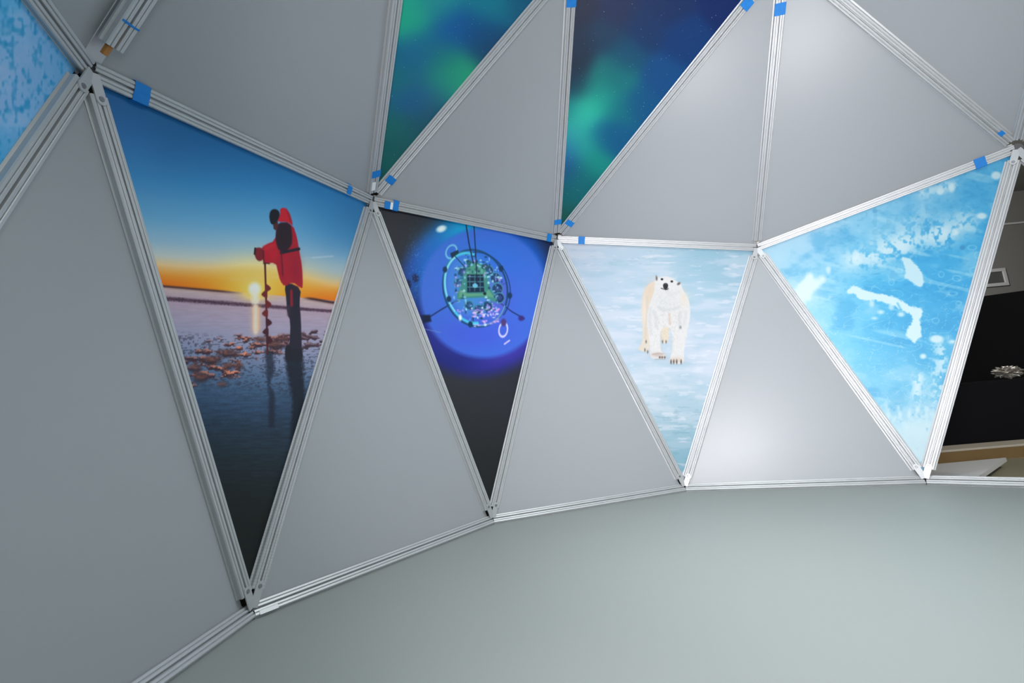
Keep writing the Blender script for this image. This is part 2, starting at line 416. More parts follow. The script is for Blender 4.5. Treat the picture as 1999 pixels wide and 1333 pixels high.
def paint_underwater(p):
    x, y = p.x, p.y
    p.field([(745, 430, (34, 32, 37)), (790, 450, (30, 32, 44)), (850, 700, (48, 50, 56)), (900, 780, (52, 54, 58)), (950, 850, (38, 40, 43)), (1060, 500, (26, 30, 50)),
             (1000, 760, (44, 44, 52)), (960, 950, (30, 33, 34)), (1000, 450, (26, 46, 100)), (880, 900, (40, 42, 44))], 60)
    def circ(cx, cy, r, c, soft, a=1): p.ell(cx, cy, r, r*1.02, c, soft=soft, a=a)
    q = np.hypot(x-936, (y-572)); th = np.arctan2(y-572, x-936)
    edge = 158+10*np.cos(th-2.4)
    p.mix((34, 40, 120), (1-sm(edge-20, edge+14, q))*sm(-.6, .5, np.sin(th)))
    p.mix((26, 78, 170), (1-sm(edge-26, edge+14, q))*(1-sm(-.6, .5, np.sin(th))))
    p.ell(900, 452, 62, 34, (0, 176, 214), glow=True, a=.9, ang=-22)
    p.ell(838, 520, 30, 62, (10, 110, 205), glow=True, a=.8, ang=20)
    p.ell(1035, 520, 26, 62, (8, 96, 205), glow=True, a=.8, ang=-12)
    p.ell(990, 690, 60, 22, (90, 60, 190), glow=True, a=.5, ang=-20)
    circ(944, 572, 124, (66, 112, 216), 5)
    p.ell(944, 508, 90, 46, (40, 118, 224), glow=True, a=.7)
    p.ell(930, 650, 78, 34, (76, 84, 218), glow=True, a=.6)
    p.ell(956, 590, 70, 80, (66, 98, 222), glow=True, a=.5)
    m = sm(.70, .76, vn(x*.3, y*.3, 4))*(1-sm(120, 200, q))*.15
    tr = (500, 333, 2.666)
    cab = (26, 50, 96)
    p.line([(905, 760), (960, 725), (1045, 675)], 7, cab, tr=tr)
    p.line([(1245, 670), (1333, 735), (1395, 770)], 6, cab, tr=tr)
    p.line([(1180, 640), (1300, 585)], 4, (30, 60, 120), tr=tr, a=.7)
    p.poly([(858, 752), (905, 750), (912, 785), (870, 795)], (16, 30, 60), tr=tr, soft=2)
    p.ell(828, 560, 18, 22, (20, 40, 90), tr=tr, soft=2); p.ell(792, 592, 14, 24, (14, 26, 64), tr=tr, soft=2)
    p.ell(1380, 768, 15, 13, (60, 40, 120), tr=tr, soft=2)
    p.line([(1125, 690), (1130, 790)], 6, cab, tr=tr, a=.8)
    p.ell(1120, 600, 125, 160, (84, 150, 232), tr=tr, soft=4, a=.45, ang=-14)
    p.ell(1250, 640, 60, 90, (128, 84, 196), tr=tr, glow=True, a=.55)
    p.ell(1140, 612, 165, 202, (22, 72, 112), tr=tr, ring=9, ang=-16, soft=.9)
    p.ell(1165, 614, 155, 192, (20, 60, 110), tr=tr, ring=5, ang=-16, soft=.9, arc=(260, 60))
    p.ell(1118, 612, 132, 186, (84, 226, 240), tr=tr, ring=10, ang=-16, soft=1.6, a=.9, arc=(95, 300))
    p.ell(1118, 612, 130, 184, (200, 246, 250), tr=tr, ring=4, ang=-16, soft=1.2, a=.9, arc=(150, 255))
    p.ell(1150, 612, 150, 196, (150, 190, 250), tr=tr, ring=6, ang=-16, soft=1.2, a=.8, arc=(40, 110))
    # instrument pods round the middle
    for (cx, cy, r) in ((1245, 558, 24), (1255, 615, 26), (1265, 662, 24), (1205, 708, 22), (1158, 722, 22), (1108, 700, 20), (1078, 528, 24), (1052, 584, 20), (1210, 520, 22)):
        p.ell(cx, cy, r+5, r+6, (70, 140, 170), tr=tr, soft=1); p.ell(cx, cy, r, r, (24, 44, 92), tr=tr, soft=1)
        p.ell(cx+3, cy, r*.5, r*.5, (50, 70, 130), tr=tr, soft=1)
    # green body
    g = (66, 140, 134)
    p.ell(1130, 600, 95, 125, (60, 150, 190), tr=tr, glow=True, a=.7)
    p.poly([(1108, 484), (1140, 474), (1185, 490), (1206, 540), (1216, 612), (1256, 668), (1240, 684), (1180, 660), (1100, 664), (1046, 672), (1044, 640), (1066, 604), (1078, 540)], g, tr=tr)
    p.poly([(1108, 500), (1140, 486), (1180, 500), (1196, 545), (1090, 545)], (84, 158, 132), tr=tr, soft=2, a=.8)
    p.poly([(1060, 620), (1100, 640), (1190, 640), (1210, 618), (1240, 662), (1180, 650), (1100, 654), (1055, 660)], (104, 170, 130), tr=tr, soft=1.5, a=.8)
    p.poly([(1098, 540), (1182, 540), (1188, 632), (1098, 634)], (18, 44, 66), tr=tr)
    for yy in (552, 578, 606): p.line([(1102, yy), (1182, yy)], 5, (90, 150, 165), tr=tr, a=.8, soft=.6)
    for xx in (1112, 1138, 1166): p.line([(xx, 545), (xx, 626)], 5, (64, 120, 150), tr=tr, a=.8, soft=.6)
    p.ell(1140, 598, 14, 12, (110, 190, 220), tr=tr, soft=1)
    p.ell(1190, 640, 8, 8, (16, 40, 50), tr=tr); p.ell(1082, 625, 7, 7, (150, 210, 200), tr=tr)
    p.ell(1190, 500, 20, 14, (40, 90, 100), tr=tr); p.ell(1110, 480, 14, 14, (40, 110, 110), tr=tr)
    rng = np.random.default_rng(2)
    for i in range(150):
        a = rng.uniform(0, 6.283); r = rng.uniform(.25, 1)**.6
        cx = 1150+135*r*math.cos(a); cy = 612+175*r*math.sin(a)
        c = ((190, 240, 250), (140, 210, 235), (30, 70, 120), (190, 160, 240), (20, 60, 90))[rng.integers(5)]
        p.ell(cx, cy, rng.uniform(2, 8), rng.uniform(2, 8), c, tr=tr, soft=1, a=.8)
    for i in range(60):
        cx = rng.uniform(1120, 1262); cy = 720+rng.uniform(-20, 85)-(cx-1190)*.25
        p.ell(cx, cy, rng.uniform(3, 9), rng.uniform(2, 7), ((235, 240, 252), (222, 170, 236), (180, 150, 240))[rng.integers(3)], tr=tr, soft=1, a=.85)
    # cables and shackles
    p.line([(1093, 285), (1108, 380), (1130, 480)], 6, (22, 40, 66), tr=tr); p.line([(1134, 290), (1142, 420), (1150, 590)], 5, (20, 36, 66), tr=tr)
    p.line([(1030, 440), (1085, 500)], 5, (24, 60, 100), tr=tr)
    p.ell(1016, 422, 26, 36, (120, 200, 235), tr=tr, ring=7, ang=25); p.ell(1286, 828, 22, 36, (220, 214, 250), tr=tr, ring=7, ang=8)
    p.poly([(1010, 430), (1050, 412), (1056, 428), (1018, 458)], (16, 50, 76), tr=tr); p.ell(1288, 790, 14, 20, (80, 60, 120), tr=tr, soft=1.5)
    for (cx, cy) in ((983, 515), (1275, 510), (1115, 800), (1003, 668), (1320, 650)): p.ell(cx, cy, 12, 16, (18, 54, 90), tr=tr, soft=1.2)
    p.ell(964, 303, 27, 17, (214, 240, 244), tr=tr, ang=-20, soft=2); p.ell(964, 303, 12, 7, (245, 250, 250), tr=tr, ang=-20)
    p.line([(1293, 902), (1318, 884)], 8, (222, 200, 244), tr=tr, a=.9); p.line([(880, 825), (960, 842)], 4, (120, 150, 200), tr=tr, a=.7)
    p.ell(1062, 765, 8, 16, (235, 245, 250), tr=tr, soft=1.4); p.ell(830, 620, 8, 8, (60, 100, 160), tr=tr, a=.6)
    m = sm(.78, .84, vn(x*.5, y*.5, 41))*np.exp(-((x-815)/26)**2-((y-520)/60)**2)*.6
    p.mix((80, 150, 210), m)

def paint_bear(p):
    x, y = p.x, p.y
    p.field([(1130, 500, (205, 224, 240)), (1250, 500, (196, 222, 236)), (1400, 500, (160, 204, 222)), (1450, 510, (150, 198, 218)), (1180, 560, (188, 220, 238)), (1300, 560, (180, 214, 230)),
             (1400, 570, (182, 216, 232)), (1190, 620, (222, 232, 244)), (1400, 640, (212, 226, 240)), (1230, 690, (196, 220, 236)), (1350, 690, (206, 224, 238)), (1260, 760, (204, 226, 238)),
             (1370, 770, (198, 222, 236)), (1290, 800, (186, 214, 226)), (1350, 830, (160, 204, 218)), (1320, 880, (140, 190, 206)), (1330, 910, (136, 186, 206)), (1200, 580, (198, 224, 240))], 50)
    n = fbm(x*.018+2, y*.09, 3); n2 = fbm(x*.05, y*.2, 13)
    p.mix((232, 240, 250), sm(.50, .66, n)*.35*(1-.4*sm(780, 860, y)))
    p.mix((140, 196, 216), sm(.56, .72, 1-n)*.20)
    p.mix((96, 150, 172), sm(.62, .74, n2)*.20*(sm(730, 780, y)+.5*(1-sm(510, 540, y))))
    p.mix((240, 246, 252), sm(.66, .74, fbm(x*.03, y*.16, 23))*.45)
    p.poly([(1326, 925), (1331, 921), (1345, 921), (1338, 945), (1333, 945)], (196, 216, 232), soft=1)
    tr = (1220, 510, 6.056)
    sh = (172, 204, 222)
    p.ell(420, 1150, 270, 45, sh, tr=tr, glow=True, a=.6); p.ell(640, 1215, 140, 26, sh, tr=tr, glow=True, a=.5); p.ell(230, 1060, 120, 30, sh, tr=tr, glow=True, a=.6)
    cream = (232, 222, 202)
    p.poly([(372, 225), (320, 240), (262, 285), (222, 345), (203, 430), (196, 540), (203, 700), (213, 850), (200, 960), (176, 1010), (148, 1035), (200, 1062), (270, 1076), (288, 1050), (300, 900), (340, 600), (380, 300)],
           cream, tr=tr, smooth=2, rag=.6)
    p.ell(235, 600, 40, 160, (244, 236, 220), tr=tr, glow=True, a=.6); p.ell(250, 1000, 45, 60, (226, 224, 214), tr=tr, glow=True, a=.6)
    p.ell(300, 340, 50, 110, (236, 212, 184), tr=tr, glow=True, a=.5); p.line([(262, 420), (262, 600), (238, 900)], 14, (206, 202, 186), tr=tr, soft=3, a=.5)
    p.poly([(425, 770), (520, 770), (524, 860), (512, 950), (480, 972), (440, 965), (424, 930)], (234, 224, 202), tr=tr, smooth=1, rag=.5)
    wh = (232, 236, 234)
    p.poly([(364, 178), (378, 176), (396, 196), (430, 182), (480, 176), (530, 186), (588, 214), (625, 248), (650, 246), (666, 256), (664, 282), (690, 340), (740, 420), (766, 500), (774, 610), (757, 740), (735, 850), (712, 960), (694, 1090),
            (700, 1150), (690, 1200), (640, 1214), (570, 1212), (524, 1188), (540, 1130), (556, 1010), (560, 900), (548, 820), (520, 780), (470, 770), (432, 800), (416, 860), (420, 960), (428, 1060), (474, 1110), (488, 1140), (460, 1156),
            (380, 1160), (306, 1142), (298, 1100), (296, 980), (276, 860), (258, 740), (262, 620), (290, 500), (330, 410), (352, 320), (358, 235)], wh, tr=tr, smooth=2, rag=.7)
    p.ell(470, 260, 100, 80, (240, 242, 240), tr=tr, glow=True, a=.8); p.ell(700, 440, 50, 90, (238, 230, 204), tr=tr, glow=True, a=.55)
    p.ell(480, 460, 110, 80, (224, 232, 230), tr=tr, glow=True, a=.6)
    for pts, w_, a in (([(400, 540), (450, 575), (520, 572), (590, 560), (640, 540)], 20, .45), ([(340, 600), (372, 680), (372, 770)], 22, .4), ([(655, 600), (640, 690), (655, 790)], 18, .5),
                       ([(500, 350), (560, 400), (640, 360)], 20, .2), ([(300, 560), (290, 700), (310, 850)], 24, .25), ([(720, 600), (700, 750)], 26, .25), ([(430, 900), (436, 1040)], 20, .3), ([(556, 900), (560, 1060)], 20, .3)):
        p.line(pts, w_, (176, 188, 188), tr=tr, soft=3.6, a=a*.9)
    p.line([(525, 620), (530, 740)], 18, (214, 176, 146), tr=tr, soft=2.4, a=.6)
    p.ell(655, 780, 12, 16, (120, 126, 126), tr=tr, soft=1.5, a=.8)
    p.ell(390, 1105, 80, 28, (186, 162, 148), tr=tr, glow=True, a=.6); p.ell(610, 1165, 70, 32, (218, 196, 168), tr=tr, glow=True, a=.7)
    fur = vn(x*.9, y*.45, 50); bm_ = np.exp(-(((x-1300)/45)**2+((y-630)/80)**2)*1.2)*sm(.45, .9, fur)*.38
    p.mix((190, 192, 182), bm_)
    # paws and claws
    for cx in (545, 577, 612, 664): p.ell(cx, 1188, 9, 24, (70, 62, 62), tr=tr, soft=1, a=.9)
    for cx in (412, 440, 470): p.ell(cx, 1135, 11, 13, (92, 78, 72), tr=tr, soft=1, a=.9)
    for cx, cy in ((236, 1048), (268, 1070), (445, 950), (486, 952), (250, 950)): p.ell(cx, cy, 8, 18, (86, 80, 76), tr=tr, soft=1, a=.8)
    p.line([(325, 1100), (400, 1086), (450, 1095)], 8, (150, 130, 118), tr=tr, soft=1.5, a=.5)
    p.line([(360, 1158), (470, 1156)], 7, (120, 128, 130), tr=tr, soft=1.5, a=.6)
    # face
    p.ell(371, 198, 13, 26, (104, 92, 88), tr=tr, soft=1.2, ang=-8); p.ell(636, 264, 22, 14, (104, 98, 96), tr=tr, soft=1.2, ang=-35)
    p.poly([(352, 178), (362, 172), (366, 200), (360, 225)], (226, 230, 228), tr=tr)
    p.ell(438, 212, 15, 13, (30, 32, 36), tr=tr, soft=.7); p.ell(554, 238, 15, 13, (30, 32, 36), tr=tr, soft=.7)
    p.poly([(450, 272), (470, 256), (498, 258), (512, 280), (506, 312), (492, 336), (468, 332), (452, 308)], (34, 38, 44), tr=tr, smooth=1, soft=.8)
    p.line([(428, 318), (452, 326), (480, 336), (504, 332), (512, 322)], 9, (56, 60, 66), tr=tr, soft=.8)
    p.ell(484, 270, 12, 6, (84, 88, 94), tr=tr, soft=1)

def paint_ice_right(p):
    x, y = p.x, p.y
    p.field([(1500, 500, (186, 222, 246)), (1600, 470, (186, 220, 246)), (1700, 430, (150, 210, 244)), (1830, 380, (130, 198, 238)), (1950, 330, (96, 184, 232)), (1560, 580, (188, 228, 250)), (1620, 560, (126, 206, 244)),
             (1700, 520, (64, 180, 234)), (1780, 560, (66, 176, 232)), (1860, 480, (70, 178, 232)), (1920, 440, (70, 176, 230)), (1650, 640, (118, 208, 246)), (1600, 610, (176, 226, 250)), (1740, 620, (72, 184, 236)), (1850, 600, (58, 172, 230)),
             (1700, 720, (92, 194, 238)), (1780, 700, (64, 178, 230)), (1850, 720, (80, 184, 232)), (1720, 780, (150, 212, 242)), (1800, 820, (160, 212, 240)), (1780, 880, (160, 208, 238)), (1880, 560, (54, 168, 228))], 50)
    n = fbm(x*.02, y*.03, 61, 5); p.mix((30, 150, 216), sm(.5, .75, n)*.35); p.mix((196, 230, 248), sm(.52, .75, 1-n)*.35)
    wv = vn((x+y*.25)*.012, (y-x*.22)*.10, 62); p.mix((190, 232, 250), sm(.72, .92, wv)*.4)
    sc = np.abs(fbm(x*.035, y*.05, 71, 3)-.5); p.mix((206, 238, 250), (1-sm(0, .012, sc))*.45*sm(560, 640, y))
    sc = np.abs(vn((x-y*.9)*.03, (y+x*.35)*.09, 77)-.5); p.mix((214, 242, 252), (1-sm(0, .03, sc))*.28*sm(480, 560, y))
    p.mix((40, 140, 200), sm(.66, .72, vn(x*.12, y*.2, 79))*.14*sm(1640, 1760, x+.2*y)*(1-sm(560, 640, y)))
    W_ = (222, 240, 250)
    tr = (1500, 333, 2.665)
    # speckled crystal clusters
    cl = vn(x*.11, y*.11, 81)*.6+vn(x*.26, y*.26, 82)*.4
    def band(x0, y0, x1, y1, w):
        x0, y0, x1, y1, w = 1500+x0/2.665, 333+y0/2.665, 1500+x1/2.665, 333+y1/2.665, w/2.665
        ex, ey = x1-x0, y1-y0; t = clip01(((x-x0)*ex+(y-y0)*ey)/(ex*ex+ey*ey)); return np.exp(-(np.hypot(x-x0-t*ex, y-y0-t*ey)/w)**2)
    for (b, k) in ((band(430, 470, 700, 400, 55), .9), (band(620, 390, 900, 330, 60), .9), (band(900, 330, 1030, 270, 70), .8), (band(520, 440, 560, 470, 40), .6), (band(800, 110, 960, 80, 30), .8), (band(700, 300, 800, 240, 45), .5)):
        p.mix(W_, b*k*sm(.36-.1*b, .66-.1*b, cl)*.85)
    cl2 = vn(x*.09, y*.09, 83)*.5+vn(x*.22, y*.22, 84)*.5
    d = sm(770, 860, y+.12*(x-1700)); d2 = band(900, 930, 890, 1150, 50)
    p.mix(W_, clip01(d+.9*d2)*sm(.40-.42*d, .62-.34*d, cl2)*.9)
    d3 = band(780, 1080, 770, 1160, 30); p.mix(W_, d3*sm(.4, .55, cl2)*.9)
    for (cx, cy, rx, ry, a) in ((1185, 25, 26, 20, .9), (1110, 236, 26, 16, .9), (970, 318, 20, 18, .8), (875, 876, 36, 20, .95), (957, 890, 18, 9, .9), (805, 966, 16, 13, .95), (862, 1052, 14, 8, .8), (585, 736, 16, 10, .8), (552, 768, 14, 7, .8),
                                (690, 748, 18, 12, .85), (640, 705, 14, 20, .7), (538, 690, 12, 20, .7), (312, 515, 12, 20, .8), (455, 440, 20, 26, .8), (895, 110, 18, 16, .8), (955, 90, 16, 22, .8), (460, 470, 30, 22, .6)):
        p.ell(cx, cy, rx, ry, W_, tr=tr, soft=2.2, a=a)
    # big floes
    p.poly([(688, 448), (728, 452), (768, 486), (800, 530), (810, 580), (798, 606), (768, 600), (735, 572), (700, 552), (716, 530), (705, 490)], (206, 234, 248), tr=tr, smooth=1, rag=2.5, soft=1.5)
    p.poly([(404, 640), (418, 612), (442, 594), (478, 612), (545, 636), (600, 646), (668, 660), (712, 690), (745, 708), (800, 716), (802, 745), (786, 770), (796, 830), (798, 870), (770, 884), (760, 902), (744, 880), (716, 868), (722, 820), (742, 800), (752, 762),
            (730, 740), (690, 724), (650, 700), (606, 690), (570, 676), (530, 672), (500, 680), (470, 664), (448, 640)], (218, 240, 250), tr=tr, smooth=1, rag=3, soft=1.5)
    p.line([(672, 690), (690, 725)], 10, (90, 190, 232), tr=tr, soft=1.5, a=.8)
    # radiating ice fan at left
    for pts, w_ in (([(160, 640), (210, 560)], 46), ([(190, 650), (280, 566)], 36), ([(180, 640), (240, 580)], 40), ([(150, 645), (185, 600)], 50), ([(200, 630), (216, 548)], 30), ([(165, 650), (175, 690)], 34), ([(140, 655), (210, 660)], 30)):
        p.line(pts, w_, (236, 247, 253), tr=tr, soft=4, a=.85, rag=2)
    p.ell(190, 635, 90, 70, (226, 244, 252), tr=tr, glow=True, a=.6)
    p.mix((92, 176, 220), (1-sm(.0, 2.5, np.abs(y-(902-.09*(x-1780)))))*.0)
    p.poly([(1770, 908), (1812, 898), (1812, 935), (1790, 925)], (120, 186, 224), soft=2, a=.8)
    rng = np.random.default_rng(8)
    for i in range(46):          # crystal fingers growing up from the white foot
        cx = rng.uniform(1690, 1850); cy = rng.uniform(800, 850)-.1*abs(cx-1760); l = rng.uniform(8, 26); a = rng.normal(-1.5, .35)
        p.line([(cx, cy), (cx+l*math.cos(a), cy+l*math.sin(a))], rng.uniform(2, 7), (216, 238, 250), soft=2.5, a=.55, rag=1.5)
    # round bubbles
    p.ell(1010, 400, 14, 12, (50, 140, 196), tr=tr, soft=1.5, a=.7); p.ell(555, 210, 14, 12, (70, 150, 206), tr=tr, soft=1.5, a=.5); p.ell(985, 290, 10, 10, (90, 170, 220), tr=tr, a=.5)
    for i, (cx, cy) in enumerate(((990, 690), (1040, 860), (980, 560), (640, 580), (680, 520), (1060, 400), (900, 540), (1090, 440), (960, 640), (1010, 740), (870, 780), (1070, 520))):
        p.ell(cx, cy, 14+i % 3*4, 10+i % 4*2, (190, 232, 248), tr=tr, ring=3, a=.5)

def paint_ice_left(p):
    x, y = p.x, p.y
    p.field([(0, 0, (70, 160, 205)), (60, 40, (118, 164, 206)), (60, 120, (128, 160, 202)), (120, 110, (80, 150, 196)), (30, 200, (130, 166, 206)), (0, 320, (60, 150, 198)), (90, 190, (104, 160, 205)), (50, 280, (96, 160, 205)), (10, 100, (122, 170, 210))], 40)
    n = vn(x*.09, y*.05, 90); n2 = vn(x*.2, y*.12, 91)
    p.mix((20, 130, 180), sm(.50, .85, n*.5+n2*.5)*.75)
    p.mix((160, 190, 226), sm(.5, .8, fbm(x*.03, y*.03, 92))*.45)
    p.mix((0, 120, 175), sm(.66, .9, vn(x*.16, y*.08, 93))*.5)

def paint_aurora_small(p):
    x, y = p.x, p.y
    p.field([(782, 10, (22, 158, 136)), (800, 45, (26, 168, 128)), (850, 5, (30, 136, 140)), (960, 5, (10, 118, 138)), (1020, 5, (6, 86, 118)), (1050, -20, (6, 80, 112)), (880, 60, (2, 84, 150)), (940, 70, (0, 76, 128)), (820, 95, (8, 96, 146)), (790, 120, (4, 98, 132)), (855, 110, (6, 112, 122)),
             (880, 140, (24, 142, 112)), (905, 156, (30, 168, 118)), (870, 172, (22, 130, 128)), (780, 160, (4, 110, 112)), (800, 195, (14, 84, 142)), (840, 200, (24, 96, 132)), (770, 250, (4, 104, 98)), (800, 260, (10, 84, 92)), (850, 230, (14, 74, 88)), (745, 320, (6, 98, 88)),
             (760, 300, (6, 82, 82)), (740, 370, (16, 62, 66)), (960, 100, (20, 62, 92)), (1120, -60, (6, 60, 90)), (900, -400, (6, 60, 90)), (900, -800, (10, 50, 90))], 26)
def paint_aurora_large(p):
    x, y = p.x, p.y
    p.field([(1130, 20, (32, 40, 66)), (1200, 20, (26, 42, 82)), (1300, 10, (12, 42, 90)), (1420, 0, (6, 36, 92)), (1330, 80, (2, 52, 108)), (1260, 60, (8, 48, 94)), (1130, 90, (26, 46, 72)), (1180, 70, (20, 56, 86)), (1120, 130, (28, 44, 66)), (1220, 110, (4, 74, 106)), (1290, 150, (4, 70, 124)), (1190, 140, (12, 108, 112)),
             (1125, 170, (18, 62, 84)), (1170, 170, (18, 130, 122)), (1210, 160, (10, 112, 118)), (1150, 210, (42, 186, 156)), (1135, 228, (56, 198, 170)), (1175, 195, (28, 158, 138)), (1205, 210, (6, 106, 122)), (1250, 200, (4, 80, 126)), (1110, 215, (14, 120, 126)), (1130, 262, (44, 178, 158)), (1110, 260, (46, 152, 162)),
             (1108, 290, (36, 104, 164)), (1140, 285, (30, 154, 140)), (1170, 260, (4, 96, 132)), (1200, 270, (4, 84, 128)), (1160, 320, (12, 136, 124)), (1105, 330, (24, 84, 132)), (1130, 350, (8, 104, 112)), (1110, 390, (4, 96, 102)), (1150, 370, (6, 100, 106)), (1100, 430, (20, 84, 74)), (1115, 440, (24, 80, 72)),
             (1300, -200, (10, 40, 80)), (1000, -100, (20, 50, 70))], 20)

def print_mesh(name, A, B, C, n, power, painter, gain, mat, label, x_rng=None):
    """printed triangular board: its front is a fine triangular grid whose points carry the picture's colour"""
    A, B, C = [np.array(v, float) for v in (A, B, C)]
    nn = nrm(np.cross(B-A, C-A))
    if nn @ (CEN-(A+B+C)/3) < 0: nn = -nn; B, C = C, B
    P = [q-nn*PB for q in inset_tri(A, B, C, .012)]
    i = np.concatenate([np.full(k+1, k) for k in range(n+1)]); j = np.concatenate([np.arange(k+1) for k in range(n+1)])
    r = (i/n)**power; t = np.where(i > 0, j/np.maximum(i, 1), 0)
    X = P[0]+(r*(1-t))[:, None]*(P[1]-P[0])+(r*t)[:, None]*(P[2]-P[0])
    start = (np.arange(n+2)*(np.arange(n+2)+1))//2
    tris = []
    for k in range(n):
        a = start[k]+np.arange(k+1); b = start[k+1]+np.arange(k+1)
        tris.append(np.stack([a, b, b+1], 1))
        if k: tris.append(np.stack([a[:-1], b[1:], a[1:]], 1))
    tris = np.concatenate(tris)
    nv = len(X); back = np.array([P[0], P[1], P[2]])-nn*.006
    c0, c1, c2 = 0, start[n], start[n]+n
    e01 = start[:n+1]; e02 = start[:n+1]+np.arange(n+1); e12 = start[n]+np.arange(n+1)
    extra = [[nv, nv+2, nv+1]]
    for e, a, b in ((e01, nv, nv+1), (e02, nv, nv+2), (e12, nv+1, nv+2)):
        extra += [[int(e[k]), int(e[k+1]), b if k >= len(e)//2 else a] for k in range(len(e)-1)] + [[a, b, int(e[len(e)//2])]]
    T = np.concatenate([tris, np.array(extra)])
    Xa = np.concatenate([X, back])
    O = sum(P)/3; ax = nrm(P[1]-P[0]); ay = np.cross(nn, ax)
    Rm = np.stack([ax, ay, nn]); Xl = (Xa-O) @ Rm.T
    # a crop of the picture is printed on each board; the picture's own coordinates
    px, py = proj(X)
    behind = ((X-CAMP) @ AX[2]) > -.05
    px = np.where(behind, -500, px); py = np.where(behind, 300, py)
    p = Paint(np.clip(px, -1500, 3500), np.clip(py, -1500, 3000)); painter(p)
    c = np.clip(p.c, 0, 255)/255; lin = np.where(c <= .04045, c/12.92, ((c+.055)/1.055)**2.4)
    lin = lin*np.array(gain); lin = lin*np.minimum(1, .90/np.maximum(lin.max(1, keepdims=True), 1e-6))
    col = np.ones((nv+3, 4), np.float32); col[:nv, :3] = lin; col[nv:, :3] = .5
    me = bpy.data.meshes.new(name)
    me.vertices.add(len(Xl)); me.vertices.foreach_set('co', Xl.astype(np.float32).ravel())
    me.loops.add(len(T)*3); me.loops.foreach_set('vertex_index', T.astype(np.int32).ravel())
    me.polygons.add(len(T)); me.polygons.foreach_set('loop_start', (np.arange(len(T))*3).astype(np.int32))
    me.update(calc_edges=True)
    at = me.color_attributes.new('print', 'FLOAT_COLOR', 'POINT'); at.data.foreach_set('color', col.ravel())
    o = link(name, me, [mat]); o.matrix_world = frame_matrix(O, ax, ay, nn)
    tag(o, label, 'photo print', 'printed dome panels')
    return o
def print_mat(name, rough=.38, stars=False):
    m = newmat(name, rough=rough+.04, spec=.3); b = m.node_tree.nodes['Principled BSDF']
    at = N(m, 'ShaderNodeAttribute', attribute_name='print'); out = at.outputs['Color']
    tc = N(m, 'ShaderNodeTexCoord')
    if stars:
        vo = N(m, 'ShaderNodeTexVoronoi', i_Scale=55.0); L(m, tc.outputs['Object'], vo.inputs['Vector'])
        lt = N(m, 'ShaderNodeMath', operation='LESS_THAN'); lt.inputs[1].default_value = .10; L(m, vo.outputs['Distance'], lt.inputs[0])
        sp = N(m, 'ShaderNodeSeparateColor'); L(m, vo.outputs['Color'], sp.inputs[0])
        pw = N(m, 'ShaderNodeMath', operation='POWER'); pw.inputs[1].default_value = 3.0; L(m, sp.outputs[0], pw.inputs[0])
        ml = N(m, 'ShaderNodeMath', operation='MULTIPLY'); L(m, lt.outputs[0], ml.inputs[0]); L(m, pw.outputs[0], ml.inputs[1])
        m2 = N(m, 'ShaderNodeMath', operation='MULTIPLY'); m2.inputs[1].default_value = .45; L(m, ml.outputs[0], m2.inputs[0])
        mx = N(m, 'ShaderNodeMix', data_type='RGBA'); mx.inputs['B'].default_value = (.45, .8, .85, 1)
        L(m, m2.outputs[0], mx.inputs['Factor']); L(m, out, mx.inputs['A']); out = mx.outputs['Result']
    # weave of the printed fabric
    no = N(m, 'ShaderNodeTexNoise', i_Scale=420.0, i_Detail=1.0); L(m, tc.outputs['Object'], no.inputs['Vector'])
    mr = N(m, 'ShaderNodeMapRange'); mr.inputs['To Min'].default_value = .90; mr.inputs['To Max'].default_value = 1.10; L(m, no.outputs['Fac'], mr.inputs['Value'])
    vm = N(m, 'ShaderNodeVectorMath', operation='SCALE'); L(m, out, vm.inputs[0]); L(m, mr.outputs[0], vm.inputs['Scale'])
    L(m, vm.outputs[0], b.inputs['Base Color'])
    return m
M_print = print_mat('printed_board'); M_aurora = print_mat('printed_aurora', stars=True)
G = {'sunset': 1.25, 'water': .95, 'bear': (.75, .71, .715), 'ice': (.72, .77, .74), 'iceleft': 1.45, 'a1': 1.25, 'a2': 1.0}
print_mesh('photo_print', V['B1'], V['M1'], V['M2'], 430, 1.0, paint_sunset, G['sunset'], M_print, 'sunset photo print of a person in a red parka drilling ice with an auger')
print_mesh('photo_print', V['B2'], V['M2'], V['M3'], 400, 1.0, paint_underwater, G['water'], M_print, 'dark print of a glowing round underwater instrument in a blue ice hole')
print_mesh('photo_print', V['B3'], V['M3'], V['M4'], 400, 1.0, paint_bear, G['bear'], M_print, 'pale photo print of a white polar bear walking on ice')
print_mesh('photo_print', V['B4'], V['M4'], V['M5'], 400, 1.0, paint_ice_right, G['ice'], M_print, 'bright blue and white ice print at the right, beside the opening')
print_mesh('photo_print', V['M1'], V['M0'], V['B0'], 300, 1.7, paint_ice_left, G['iceleft'], M_print, 'speckled blue ice print cut off by the left edge of the frame')
print_mesh('photo_print', V['M2'], V['Ua'], V['Ub'], 170, 1.0, paint_aurora_small, G['a1'], M_aurora, 'teal green aurora print overhead, the smaller and left one of the two')
print_mesh('photo_print', V['M3'], V['Ub'], V['Uc'], 230, 1.0, paint_aurora_large, G['a2'], M_aurora, 'navy starry print with bright green aurora glow, right one of the two auroras')

